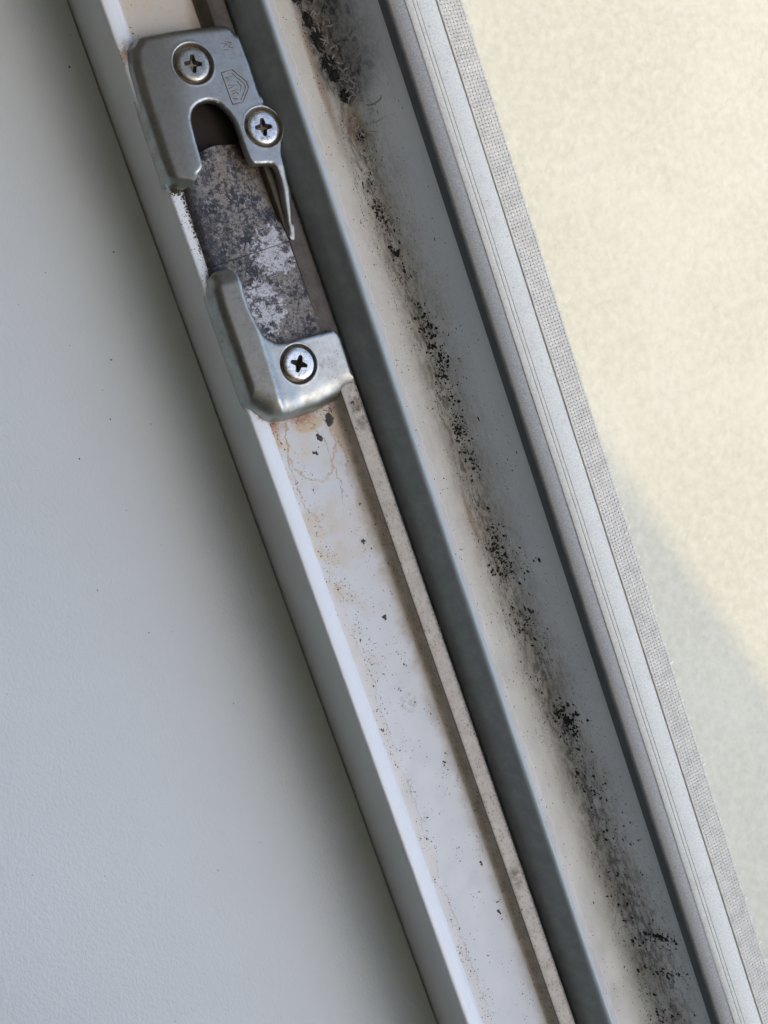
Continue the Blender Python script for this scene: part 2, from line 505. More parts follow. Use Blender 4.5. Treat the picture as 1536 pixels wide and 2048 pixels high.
# ------------------------------------------------------------------ object helpers
def empty(name, loc, label, cat):
    o = bpy.data.objects.new(name, None)
    o.empty_display_size = 0.01
    o.location = Vector(loc) * MM
    COL.objects.link(o)
    o['label'] = label
    o['category'] = cat
    return o


def rootloc(o):
    v = Vector((0, 0, 0))
    while o is not None:
        v += o.location
        o = o.parent
    return v


def mesh_obj(name, verts, faces, mats, parent=None, mi=None, smooth=30, loc=None, kind=None):
    """verts in world millimetres; the object sits at loc (mm) or at its parent's origin."""
    base = rootloc(parent) if parent else Vector((0, 0, 0))
    org = Vector(loc) * MM if loc is not None else base
    me = bpy.data.meshes.new(name)
    me.from_pydata([tuple(Vector(v) * MM - org) for v in verts], [], faces)
    if not isinstance(mats, (list, tuple)):
        mats = [mats]
    for m in mats:
        me.materials.append(m)
    if mi:
        me.polygons.foreach_set('material_index', mi)
    bm = bmesh.new()
    bm.from_mesh(me)
    bmesh.ops.recalc_face_normals(bm, faces=bm.faces)
    bm.to_mesh(me)
    bm.free()
    if smooth is not None:
        me.polygons.foreach_set('use_smooth', [True] * len(me.polygons))
        me.set_sharp_from_angle(angle=R(smooth))
    me.update()
    o = bpy.data.objects.new(name, me)
    COL.objects.link(o)
    if parent:
        o.parent = parent
        o.location = org - base
    else:
        o.location = org
    if kind:
        o['kind'] = kind
    return o


def extrude(name, poly, y0, y1, mats, seg_mats, parent=None, loc=None, smooth=35, kind=None, wob=0.0):
    """closed cross-section poly of (x, z); seg_mats[i] is the material of the side from point i to i+1"""
    n = len(poly)
    ns = 200 if wob else 1
    v, f, mi = [], [], []
    zlo = min(z for _, z in poly)
    zhi = max(z for _, z in poly)
    for k in range(ns + 1):
        y = y0 + (y1 - y0) * k / ns
        for x, z in poly:
            w = wob * (z - zlo) / (zhi - zlo)
            v.append((x + w * (noise.noise(Vector((y * 0.035, zlo, 0.3))) + 0.4 * noise.noise(Vector((y * 0.17, zlo, x * 0.3)))), y,
                      z + 0.4 * w * noise.noise(Vector((y * 0.06, 5.5, x * 0.2)))))
    for k in range(ns):
        for i in range(n):
            j = (i + 1) % n
            f.append((k * n + i, k * n + j, (k + 1) * n + j, (k + 1) * n + i))
            mi.append(seg_mats[i] if seg_mats else 0)
    f.append(tuple(range(n)))
    f.append(tuple(range((ns + 1) * n - 1, ns * n - 1, -1)))
    mi += [0, 0]
    return mesh_obj(name, v, f, mats, parent, mi, smooth, loc, kind)


def box(name, a, b, mat, parent=None, kind=None, loc=None):
    (x0, y0, z0), (x1, y1, z1) = a, b
    v = [(x, y, z) for x in (x0, x1) for y in (y0, y1) for z in (z0, z1)]
    f = [(0, 1, 3, 2), (4, 6, 7, 5), (0, 4, 5, 1), (2, 3, 7, 6), (0, 2, 6, 4), (1, 5, 7, 3)]
    return mesh_obj(name, v, f, mat, parent, None, None, loc, kind)


def arc(cx, cz, r, a0, a1, n=5):
    return [(cx + r * math.cos(R(a0 + (a1 - a0) * i / n)), cz + r * math.sin(R(a0 + (a1 - a0) * i / n))) for i in range(n + 1)]


# ------------------------------------------------------------------ setting: ground outside, unseen walls and room behind, shaped to steer the light
Y0, Y1 = -520.0, 134.0
GZ = -250.0
box("ground", (-3000, -60000, GZ - 60), (60000, 60000, GZ), M['ground'], kind='structure')
WI, WO = -230.0, 70.0           # inner and outer face of the wall
TOP = 680.0  # opening and ceiling kept low to bounce fill onto the sill
box("wall", (WI, Y1, GZ), (WO, 1900, 2600), M['jamb'], kind='structure')  # unseen jamb set close and dark to dim the far end
box("wall", (WI, -2100, GZ), (WO, Y0, 2600), M['plaster'], kind='structure')
box("wall", (WI, Y0, TOP), (WO, Y1, 2600), M['plaster'], kind='structure')
box("wall", (WI, Y0, GZ), (49, Y1, -42), M['plaster'], kind='structure')
box("shade_wall", (WO, -1350, GZ), (628, -1200, 2600), M['outwall'], kind='structure')  # unseen wall added to keep sun off the frame and edge the terrace shade
box("room_floor", (-1300, -1000, -760), (WI, 900, -700), M['wood'], kind='structure')
box("ceiling", (-1300, -1000, 740), (WI, 900, 800), M['plaster'], kind='structure')
box("wall", (-1360, -1000, -760), (-1300, 900, 1250), M['backwall'], kind='structure')  # unseen far wall kept dark for the reflection in the plate's shoulder
box("wall", (-1360, 900, -760), (WI, 960, 1250), M['plaster'], kind='structure')
box("wall", (-1360, -1060, -760), (WI, -1000, 1250), M['plaster'], kind='structure')
box("wall", (WI, -2100, -960), (49, 1900, GZ), M['plaster'], kind='structure')

# ------------------------------------------------------------------ window sill inside
sp = [(-250, -40), (-3.6, -40), (-3.42, -39.8)] + [(-3.42, -20.25), (-3.5, -20.08), (-3.68, -20.0)] + [(-240, -20.0), (-250, -30)]
sill = extrude("window_sill", sp, Y0 + 1, Y1 - 1, M['sill'], None, None, (-60, -40, -40))
sill['label'] = "wide white window sill with fine leathery grain left of the window frame"
sill['category'] = "window sill"

# ------------------------------------------------------------------ window frame
frame = empty("window_frame", (20, 0, -40), "white plastic window frame with dirty mould-stained rebate", "window frame")
prof = []          # (x, z, material of the side that starts here)
def pp(x, z, m): prof.append((x, z, m))
FACE, RIM, FLOOR, STEP, GAP, TROUGH = range(6)
pp(-3.18, -40, FACE)
pp(-3.22, -20, FACE)
pp(-3.74, 1.25, FACE)
for x, z in ((-3.68, 1.52), (-3.52, 1.70), (-3.28, 1.76), (-2.6, 1.68), (-1.50, 1.45), (-1.42, 1.40), (-1.3, 1.39), (-0.75, 1.18), (-0.35, 0.85), (-0.12, 0.40)):
    pp(x, z, RIM)
pp(0.0, 0.12, RIM)
pp(0.12, 0.0, FLOOR)
pp(6, 0.03, FLOOR)
pp(13.0, 0.0, FLOOR)
pp(13.55, 0.08, STEP)
pp(14.15, 0.34, STEP)
pp(14.65, 0.9, STEP)
pp(14.95, 1.7, STEP)
pp(15.08, 2.5, STEP)
pp(15.16, 2.72, STEP)
pp(15.30, 2.82, STEP)
pp(15.50, 2.85, STEP)
pp(18.3, 2.75, STEP)
pp(18.75, 2.55, STEP)
pp(18.85, 2.2, GAP)
pp(18.95, -5.0, GAP)
pp(26.0, -5.0, TROUGH)
TR = [(31.0, -4.85), (36.0, -5.0), (38.5, -5.35), (39.8, -5.5), (41.0, -5.35), (42.0, -4.6), (42.8, -3.2), (43.4, -1.5), (46.95, 8.5)]
for x, z in TR[:-1]:
    pp(x, z, TROUGH)
pp(46.95, 8.5, FACE)
pp(50.2, 8.5, FACE)
pp(50.2, -40, FACE)
extrude("profile", [(x, z) for x, z, _ in prof], Y0, Y1, [M['face'], M['rim'], M['floor'], M['step'], M['gap'], M['trough']],
        [m for _, _, m in prof], frame, smooth=40)
SURF = [(-3.15, 1.78), (-0.75, 1.32), (-0.12, 0.45), (0.12, 0.0), (13.0, 0.0), (14.15, 0.34), (15.08, 2.5), (15.5, 2.85), (18.75, 2.55), (25.5, -5.0)] + TR


def surf(x):
    for (x0, z0), (x1, z1) in zip(SURF, SURF[1:]):
        if x0 <= x <= x1:
            return z0 + (z1 - z0) * (x - x0) / (x1 - x0), (z1 - z0) / (x1 - x0)
    return 0.0, 0.0


cs = [(19.62, -4.98), (19.70, 1.2), (19.85, 1.9), (21.7, 5.0), (23.25, 7.55), (23.45, 7.95), (23.75, 8.22), (24.1, 8.32), (24.5, 8.26),
      (24.78, 8.0), (24.85, 7.5), (24.5, 5.5), (24.3, -4.98)]
extrude("centre_seal", cs, Y0, Y1, M['seal'], None, frame, smooth=50, wob=0.16)
osl = [(46.55, 8.52), (46.62, 8.9), (46.85, 10.9), (46.98, 11.3), (47.25, 11.5), (48.6, 11.66), (50.0, 11.70), (50.19, 11.62), (50.2, 8.52)]
extrude("outer_seal", osl, Y0, Y1, M['oseal'], None, frame, smooth=50, wob=0.14)

# ------------------------------------------------------------------ plaster bead with reinforcing mesh
bead = empty("plaster_bead", (56, 0, -40), "dusty white plaster bead with woven mesh edge along the outer frame side", "plaster bead")
bp = [(50.22, -40), (50.22, 11.3), (50.36, 11.66), (50.75, 11.82), (51.5, 11.86), (51.62, 11.70), (51.78, 11.70), (51.9, 11.86), (52.35, 11.88),
      (52.47, 11.74), (52.6, 11.74), (52.72, 11.88), (56.4, 11.92), (56.68, 11.80), (56.78, 11.45), (56.9, 11.3), (61.6, 11.0), (61.9, 10.6), (61.9, -40)]
extrude("bead_strip", bp, Y0, Y1, M['bead'], None, bead, smooth=40, wob=0.10)
fb = [(57.0, 11.36), (57.1, 11.68), (62.5, 11.31), (62.7, 11.06), (62.7, 10.86), (61.7, 11.02)]
extrude("mesh_backing", fb, -200, 130, M['fabbase'], None, bead, smooth=40)


def tube(verts, faces, pts, r, sides=4):
    b = len(verts)
    n = len(pts)
    for i, p in enumerate(pts):
        p = Vector(p)
        t = (Vector(pts[min(i + 1, n - 1)]) - Vector(pts[max(i - 1, 0)])).normalized()
        u = t.cross(Vector((0, 0, 1)))
        u = u.normalized() if u.length > 1e-4 else Vector((1, 0, 0))
        w = u.cross(t)
        rr = r if isinstance(r, (int, float)) else r[i]
        for k in range(sides):
            a = 2 * math.pi * k / sides + 0.785
            verts.append(tuple(p + u * (math.cos(a) * rr) + w * (math.sin(a) * rr)))
    for i in range(n - 1):
        for k in range(sides):
            k2 = (k + 1) % sides
            faces.append((b + i * sides + k, b + i * sides + k2, b + (i + 1) * sides + k2, b + (i + 1) * sides + k))
    faces.append(tuple(b + k for k in range(sides))[::-1])
    faces.append(tuple(b + (n - 1) * sides + k for k in range(sides)))


PX, PY = 0.74, 0.72
wv, wf = [], []
warps = [57.25 + PX * i for i in range(8)]
def cloth_z(x): return 11.72 - (x - 57.0) * 0.068
yy, k = -172.0, 0
while yy < 122.0:
    wob = 0.16 * noise.noise(Vector((yy * 0.05, 3.3, 0)))
    sl = 0.10 * noise.noise(Vector((yy * 0.02, 7.7, 0)))
    xe = 62.6 + 0.15 * noise.noise(Vector((yy * 0.15, 1.3, 0)))
    if k % 3 == 0:
        xe += random.uniform(0.35, 0.85)
    pts = []
    x = 57.02
    while x < xe + 0.01:
        ph = math.pi * (x - warps[0]) / PX + math.pi * (k % 2)
        pts.append((x, yy + wob + sl * (x - 59) + 0.04 * math.sin(x * 3 + k), cloth_z(x) + 0.06 * math.cos(ph) - 0.25 * max(0, x - 62.6)))
        x += PX * 0.5
    tube(wv, wf, pts, 0.30)
    yy += PY
    k += 1
for i, wx in enumerate(warps):
    pts = []
    yy, k = -172.0, 0
    while yy < 122.0:
        for h in (0.0, 0.5):
            y = yy + h * PY
            ph = math.pi * (k + h) + math.pi * (i % 2) + math.pi
            pts.append((wx + 0.10 * noise.noise(Vector((y * 0.08, i * 2.1, 0))), y, cloth_z(wx) + 0.06 * math.cos(ph)))
        yy += PY
        k += 1
    tube(wv, wf, pts, 0.30)
for (x, y, n) in ((62.3, -14, 9), (62.5, -22, 7), (62.4, 44, 8), (62.6, -70, 10), (62.2, 88, 7), (62.5, -112, 9), (62.4, 15, 6)):
    a = random.uniform(-0.8, 0.8)
    pts = []
    z = 11.5
    for k in range(n):
        pts.append((x, y, z))
        x += 0.35 * math.cos(a)
        y += 0.35 * math.sin(a)
        z -= 0.03 * k
        a += random.gauss(0.1, 0.3)
    tube(wv, wf, pts, 0.045, 3)
mesh_obj("mesh_threads", wv, wf, M['fab'], bead, None, 60, None, 'stuff')

# ------------------------------------------------------------------ strike plate
strike = empty("strike_plate", (7.5, 54, 0), "galvanised steel strike plate with three cross-head screws and a corroded tongue", "strike plate")
ZT = 5.0
U_left = [(-0.6, 91.3), (-2.3, 90.0), (-3.35, 86.5), (-3.8, 80.4), (-4.0, 74.44), (-4.12, 69.34), (-4.16, 65.23)]
U_bot = [(-3.25, 64.42), (-1.09, 63.33), (1.04, 64.23)]
U_in = [(1.59, 65.13), (2.73, 65.8), (3.26, 66.42), (3.38, 68.35), (3.63, 71.65), (3.82, 73.74), (4.15, 75.15), (4.72, 76.14), (5.62, 76.96), (6.97, 77.42), (8.54, 77.36), (9.99, 76.68), (10.93, 75.45), (11.54, 74.1), (11.93, 72.7), (11.95, 69.77), (11.92, 67.79), (12.0, 66.07), (12.14, 65.09), (12.76, 64.27), (14.22, 64.03), (16.13, 63.58), (16.57, 63.09), (16.66, 61.91), (16.53, 59.34), (16.1, 56.69), (15.75, 54.14), (15.25, 50.9)]
U_tip = [(15.45, 49.6), (16.1, 49.3), (16.35, 49.9)]
U_right = [(17.04, 52.53), (17.71, 54.89), (18.53, 58.47), (18.6, 62.61), (18.82, 65.16), (19.44, 66.55), (20.5, 68.3), (20.95, 69.92), (20.85, 71.28), (20.4, 72.73), (19.54, 73.8), (18.46, 74.79), (18.56, 81.95), (18.45, 85.85), (18.2, 88.37)]
U_top = [(17.6, 89.7), (16.4, 90.3), (11.78, 90.75), (5.02, 91.3), (0.9, 91.6)]
L_left = [(-3.1, 46.3), (-3.75, 44.9), (-4.0, 40.42), (-4.05, 30.85), (-4.12, 24.0), (-3.9, 22.2)]
L_bot = [(-2.78, 20.83), (-1.77, 19.59), (-0.41, 18.44), (2.97, 17.51), (9.69, 17.2), (15.4, 18.0), (17.2, 18.8), (18.2, 20.2)]
L_right = [(18.45, 21.75), (18.5, 22.89), (18.52, 25.12), (18.40, 29.27), (18.2, 30.12), (17.72, 30.62)]
L_in = [(16.88, 30.88), (15.74, 31.02), (10.14, 31.31), (7.28, 31.29), (5.8, 31.54), (4.67, 32.18), (3.72, 33.25), (3.09, 34.61), (2.52, 37.2), (2.31, 41.03), (2.59, 43.94), (2.62, 45.66), (2.11, 46.76), (1.48, 47.5), (0.51, 47.86), (-1.02, 47.81), (-2.34, 46.94)]
SCREWS = [(7.9, 84.26, 62), (16.98, 70.48, 52), (8.09, 26.87, 32)]


def seg_d(px, py, poly):
    best = 1e9
    for (x0, y0), (x1, y1) in zip(poly, poly[1:]):
        dx, dy = x1 - x0, y1 - y0
        t = max(0, min(1, ((px - x0) * dx + (py - y0) * dy) / (dx * dx + dy * dy + 1e-12)))
        best = min(best, math.hypot(px - x0 - t * dx, py - y0 - t * dy))
    return best


def smooth01(t):
    t = max(0.0, min(1.0, t))
    return t * t * (3 - 2 * t)


def rnd(d, run, drop):
    """quarter-round fall of height drop over the last run mm before the edge"""
    if d >= run:
        return 0.0
    t = 1 - d / run
    return drop * (1 - math.sqrt(max(0.0, 1 - t ** 2.4)))


def side(d, drop, knee=1.05, run=2.1, steep=2.1):
    """steep outer flank up to the knee, then a rounded shoulder"""
    if d >= run:
        return 0.0
    k = drop - steep * knee
    if d < knee:
        return drop - steep * d
    t = (run - d) / (run - knee)
    return k * t ** 1.5


def densify(poly, step):
    out = []
    n = len(poly)
    for i in range(n):
        a, b = Vector(poly[i]), Vector(poly[(i + 1) % n])
        k = max(1, int((b - a).length / step))
        for j in range(k):
            out.append(a.lerp(b, j / k))
    return out


def chaikin(poly, it=1, keep=()):
    for _ in range(it):
        o = []
        n = len(poly)
        for i in range(n):
            a, b = Vector(poly[i]), Vector(poly[(i + 1) % n])
            o += [a.lerp(b, 0.25), a.lerp(b, 0.75)]
        poly = [tuple(p) for p in o]
    return poly


def sheet(name, outline, zf, thick, mats, parent, step=0.36, extra=(), mf=None, smooth=66, rounds=1):
    out = densify(chaikin(outline, rounds), step)
    n = len(out)
    xs = [p.x for p in out]
    ys = [p.y for p in out]
    pts = list(out)
    def inside(x, y):
        c = False
        j = n - 1
        for i in range(n):
            if (ys[i] > y) != (ys[j] > y) and x < (xs[j] - xs[i]) * (y - ys[i]) / (ys[j] - ys[i]) + xs[i]:
                c = not c
            j = i
        return c
    loop = out + [out[0]]
    y = min(ys) + step * 0.5
    r = 0
    while y < max(ys):
        x = min(xs) + (step * 0.5 if r % 2 else 0)
        while x < max(xs):
            if inside(x, y) and not any(math.hypot(x - ex, y - ey) < er for ex, ey, er in extra):
                if min((p.x - x) ** 2 + (p.y - y) ** 2 for p in out) > (0.55 * step) ** 2:
                    pts.append(Vector((x, y)))
            x += step
        y += step * 0.87
        r += 1
    for ex, ey, er in extra:
        for rr in (er, 4.02, 3.90, 3.78, 3.66, 3.54, 3.40, 3.26, 3.1, 2.6, 1.4):
            if rr > er:
                continue
            kk = 64 if rr > 2.7 else max(10, int(44 * rr / er))
            for k in range(kk):
                a = 2 * math.pi * k / kk
                q = Vector((ex + rr * math.cos(a), ey + rr * math.sin(a)))
                if inside(q.x, q.y):
                    pts.append(q)
    res = delaunay_2d_cdt(pts, [(i, (i + 1) % n) for i in range(n)], [list(range(n))], 1, 1e-5)
    pv, faces = res[0], [f for f in res[2]]
    orig = res[3]
    m = len(pv)
    verts = [(p.x, p.y, zf(p.x, p.y)) for p in pv]
    verts += [(x, y, z - thick) for x, y, z in verts]
    F, mi = [], []
    edge_count = {}
    for f in faces:
        F.append(tuple(f))
        cx = sum(pv[i].x for i in f) / 3
        cy = sum(pv[i].y for i in f) / 3
        mi.append(mf(cx, cy) if mf else 0)
        F.append(tuple(m + i for i in reversed(f)))
        mi.append(0)
        for i in range(len(f)):
            e = (f[i], f[(i + 1) % len(f)])
            edge_count[e] = 1
    for (a, b) in list(edge_count):
        if (b, a) not in edge_count:
            F.append((b, a, m + a, m + b))
            mi.append(0)
    return mesh_obj(name, verts, F, mats, parent, mi, smooth)


def csink(x, y):
    d = 0.0
    for sx, sy, _ in SCREWS:
        r = math.hypot(x - sx, y - sy)
        if r < 4.05:
            lip = 0.03 * math.exp(-((r - 3.95) / 0.2) ** 2)
            d = max(d, 0.95 * smooth01((3.86 - r) / 0.6)) if r < 3.86 else d - lip
    return d


def z_upper(x, y):
    z = ZT
    xf = 4.2 + (y - 78) * 0.15
    q = xf - x
    z -= 0.16 * (0.0 if q < -2.5 else (q + 2.5) ** 2 / 10.0 if q < 2.5 else q)
    dl = seg_d(x, y, U_left)
    dt = seg_d(x, y, [U_right[-1]] + U_top + [U_left[0]])
    db = seg_d(x, y, [U_left[-1]] + U_bot[:2] + [(0.2, 63.9)])
    dr = seg_d(x, y, U_right)
    di = seg_d(x, y, U_in)
    wire = smooth01((63 - y) / 3) if x > 12 else 0.0
    fall = max(side(dl, 2.55, 0.85, 2.2), rnd(dt, 1.8, 2.4), rnd(dr, 0.7 + 0.3 * wire, 0.5 + 0.5 * wire), rnd(di, 0.5 + 0.4 * wire, 0.4 + 0.5 * wire))
    lip = 1.5 * smooth01((66.6 - y - 0.55 * (x - (-3.0))) / 2.2) if x < 2.2 and y < 67.5 else 0.0
    z -= fall + lip
    if y < 63 and x > 13:
        z -= (63 - y) * 0.13
        w = 0.5 * (dr + di)
    return z - csink(x, y)


def z_lower(x, y):
    z = ZT
    xf = 3.1 - (30 - y) * 0.05
    bar = smooth01((xf + 0.5 - x) / 1.6)
    z += 0.55 * bar - 0.17 * max(0.0, xf - 0.6 - x)
    z -= (1 - bar) * (0.05 * (x - 3.0) + 0.07 * (30.0 - y) * smooth01((x - 3) / 4))
    dl = seg_d(x, y, L_left)
    db = seg_d(x, y, [L_left[-1]] + L_bot[:-2] + [(17.0, 18.7)])
    dr = seg_d(x, y, L_right)
    di = seg_d(x, y, L_in)
    z -= max(side(dl, 3.15, 1.1, 2.4), rnd(db, 4.6, 4.2) if y < 26 else 0, rnd(dr, 0.9, 0.7), rnd(di, 0.6, 0.5))
    if y > 44.5:
        z -= 0.9 * smooth01((y - 44.5) / 3.4)
    return z - csink(x, y)


def ring_mi(x, y):
    for sx, sy, _ in SCREWS:
        if math.hypot(x - sx, y - sy) < 3.60:
            return 1
    return 0


up = sheet("keeper_plate", U_left + U_bot + U_in + U_tip + U_right + U_top, z_upper, 1.25, [M['zinc'], M['ring']], strike,
           extra=[(7.9, 84.26, 4.15), (16.98, 70.48, 3.95)], mf=ring_mi)
lo = sheet("keeper_plate", L_left + L_bot + L_right + L_in, z_lower, 1.25, [M['zinc'], M['ring']], strike,
           extra=[(8.09, 26.87, 4.15)], mf=ring_mi)
up['label'] = "long slotted keeper with a bent arm"
lo['label'] = "short L-shaped keeper with rounded end"

# screws: countersunk head with a cross recess
def screw(cx, cy, ang, zt):
    rh = 3.02
    cross = []
    a, b, fl = 0.46, 1.62, 0.34
    for k in range(4):
        th = R(ang) + k * math.pi / 2
        c, s = math.cos(th), math.sin(th)
        for (u, v) in ((a + 0.12, -a - 0.12), (b, -fl), (b + 0.1, 0.0), (b, fl)):
            cross.append((u * c - v * s, u * s + v * c))
    # counter-clockwise order of arms with the inner corners between
    pts = [Vector(p) for p in cross]
    nc = len(pts)
    inner = []
    for k in range(4):
        th = R(ang) + k * math.pi / 2
        inner.append(Vector((0.72 * math.cos(th), 0.72 * math.sin(th))))
    pts += [Vector(p) for p in inner] + [Vector((0, 0))]
    for rr, kk in ((rh, 40), (2.85, 40), (2.6, 32), (2.2, 26)):
        for k in range(kk):
            t = 2 * math.pi * (k + 0.5 * (kk % 3)) / kk
            pts.append(Vector((rr * math.cos(t), rr * math.sin(t))))
    n0 = len(pts)
    edges = [(i, (i + 1) % nc) for i in range(nc)]
    res = delaunay_2d_cdt(pts, edges, [], 0, 1e-6)
    pv, fs = res[0], res[2]
    def dome(p):
        r = p.length
        return zt + 0.10 * (1 - (r / rh) ** 2) - (0.16 * smooth01((r - 2.72) / 0.3))
    poly = [Vector(c) for c in cross]
    def ins(p):
        c = False
        j = nc - 1
        for i in range(nc):
            if (poly[i].y > p.y) != (poly[j].y > p.y) and p.x < (poly[j].x - poly[i].x) * (p.y - poly[i].y) / (poly[j].y - poly[i].y) + poly[i].x:
                c = not c
            j = i
        return c
    V, F, mi = [], [], []
    for i, p in enumerate(pv):
        z = dome(p)
        if nc <= i < nc + 4:
            z -= 1.15
        elif i == nc + 4:
            z -= 1.45
        elif i < nc:
            z -= 0.05
        V.append((cx + p.x, cy + p.y, z))
    for f in fs:
        c = sum((pv[i] for i in f), Vector((0, 0))) / len(f)
        F.append(tuple(f))
        mi.append(1 if ins(c) else 0)
    rim = [i for i, p in enumerate(pv) if p.length > rh - 0.01]
    rim.sort(key=lambda i: math.atan2(pv[i].y, pv[i].x))
    b = len(V)
    for i in rim:
        V.append((cx + pv[i].x * 0.93, cy + pv[i].y * 0.93, zt - 0.9))
    k = len(rim)
    for i in range(k):
        j = (i + 1) % k
        F.append((rim[i], rim[j], b + j, b + i))
        mi.append(0)
    return mesh_obj("screw", V, F, [M['screw'], M['srecess']], strike, mi, 35)


screw(7.9, 84.26, 78, ZT - 0.10)
screw(16.98, 70.48, 82, ZT - 0.12)
screw(8.09, 26.87, 58, ZT - 0.06)

# stamped maker's mark: pentagon outline with small illegible strokes
ev, ef = [], []
def ridge(pts, w=0.13, h=0.13):
    for (x0, y0), (x1, y1) in zip(pts, pts[1:]):
        d = Vector((x1 - x0, y1 - y0)).normalized()
        nrm = Vector((-d.y, d.x)) * w
        b = len(ev)
        for (x, y) in ((x0 - d.x * 0.05, y0 - d.y * 0.05), (x1 + d.x * 0.05, y1 + d.y * 0.05)):
            z = z_upper(x, y)
            ev.extend([(x + nrm.x, y + nrm.y, z - 0.05), (x + nrm.x * 0.45, y + nrm.y * 0.45, z + h), (x - nrm.x * 0.45, y - nrm.y * 0.45, z + h), (x - nrm.x, y - nrm.y, z - 0.05)])
        ef.extend([(b, b + 1, b + 5, b + 4), (b + 1, b + 2, b + 6, b + 5), (b + 2, b + 3, b + 7, b + 6), (b, b + 3, b + 2, b + 1), (b + 4, b + 5, b + 6, b + 7)])
pent = [(12.52, 81.57), (14.72, 81.78), (16.68, 79.13), (16.75, 78.05), (14.64, 75.6), (12.60, 75.69), (12.52, 81.57)]
ridge(pent)
ridge([(14.5, 81.05), (16.1, 78.9), (16.15, 78.1), (14.45, 76.15)], 0.09, 0.10)
for q in ([(13.0, 80.6), (14.1, 80.6)], [(13.0, 80.6), (13.7, 80.2), (13.0, 79.8)], [(13.0, 79.2), (14.5, 78.95), (13.0, 78.6)], [(13.2, 78.0), (14.5, 78.1)],
          [(13.1, 77.4), (14.0, 77.7), (14.4, 77.2)], [(13.0, 76.7), (13.9, 76.5), (13.1, 76.3)], [(14.9, 79.6), (15.4, 78.6), (14.9, 77.7)],
          [(14.5, 86.8), (15.4, 86.4), (14.6, 86.0)], [(15.2, 86.9), (16.3, 86.5), (15.6, 85.8), (16.4, 85.5)], [(14.5, 85.5), (15.3, 85.4)]):
    ridge(q, 0.10, 0.08)
mesh_obj("stamped_emblem", ev, ef, M['ring'], up, None, None)

# corroded sliding tongue in two lengths with a hairline joint
T_up = [(4.3, 69.4), (7.57, 69.85), (11.6, 69.5), (14.8, 69.3), (18.2, 64), (18.0, 55), (17.7, 49.62), (-1.55, 48.85), (-1.41, 51.5), (-1.24, 57.0), (-1.0, 61.9), (-0.4, 66.5)]
T_lo = [(17.7, 49.50), (17.0, 44), (16.9, 41.4), (16.63, 31.93), (16.6, 28.5), (1.04, 29.5), (-2.2, 40.0), (-2.3, 45.34), (-1.56, 48.72)]
def z_tu(x, y):
    z = 2.75 + 0.004 * (y - 50)
    z -= 1.5 * smooth01((x - 9.5 - (56 - y) * 0.9 * (1 if y < 56 else 0.3)) / 7.0)
    z -= rnd(seg_d(x, y, [(-1.55, 48.85), (-1.41, 51.5), (-1.24, 57.0), (-1.0, 61.9), (-0.4, 66.5), (4.3, 69.4)]), 1.8, 1.1)
    return z + 0.10 * noise.noise(Vector((x * 0.8, y * 0.8, 1)))
def z_tl(x, y):
    z = 2.86 - 0.01 * (y - 30)
    z -= rnd(seg_d(x, y, [(17.7, 49.5), (17.0, 44), (16.9, 41.4), (16.63, 31.93)]), 0.8, 0.7)
    z -= rnd(seg_d(x, y, [(1.04, 29.5), (-2.2, 40.0), (-2.3, 45.34), (-1.56, 48.72)]), 1.4, 0.8)
    return z + 0.08 * noise.noise(Vector((x * 0.8, y * 0.8, 4)))
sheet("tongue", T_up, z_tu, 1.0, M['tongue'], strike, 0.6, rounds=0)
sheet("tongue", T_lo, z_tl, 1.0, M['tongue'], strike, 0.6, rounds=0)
# dark sheet standing in for the deep shade below slot and arm
box("slot_shade_sheet", (-0.9, 33, 0.05), (17.9, 80, 0.42), M['cavity'], strike)

# ------------------------------------------------------------------ dirt: mould, specks, crumbs, fibres
def speck(V, F, x, y, r, el=1.0, rot=None, h=0.35, zf=None, n=7):
    if zf is None:
        z, s = surf(x)
    else:
        z, s = zf
    t = Vector((1, 0, s)).normalized()
    nr = Vector((-s, 0, 1)).normalized()
    u = Vector((0, 1, 0))
    rot = random.uniform(0, 6.28) if rot is None else rot
    b = len(V)
    c = Vector((x, y, z))
    ph = random.uniform(0, 6.28)
    for k in range(n):
        a = 2 * math.pi * k / n + ph
        rr = r * random.uniform(0.55, 1.25)
        p, q = rr * math.cos(a), rr * math.sin(a) * el
        p, q = p * math.cos(rot) - q * math.sin(rot), p * math.sin(rot) + q * math.cos(rot)
        V.append(tuple(c + t * p + u * q - nr * 0.03))
    V.append(tuple(c + nr * (r * h)))
    for k in range(n):
        F.append((b + k, b + (k + 1) % n, b + n))


def interp(tab, y):
    tab = sorted(tab)
    if y <= tab[0][0]:
        return tab[0][1]
    for (a, va), (b_, vb) in zip(tab, tab[1:]):
        if a <= y <= b_:
            return va + (vb - va) * (y - a) / (b_ - a)
    return tab[-1][1]


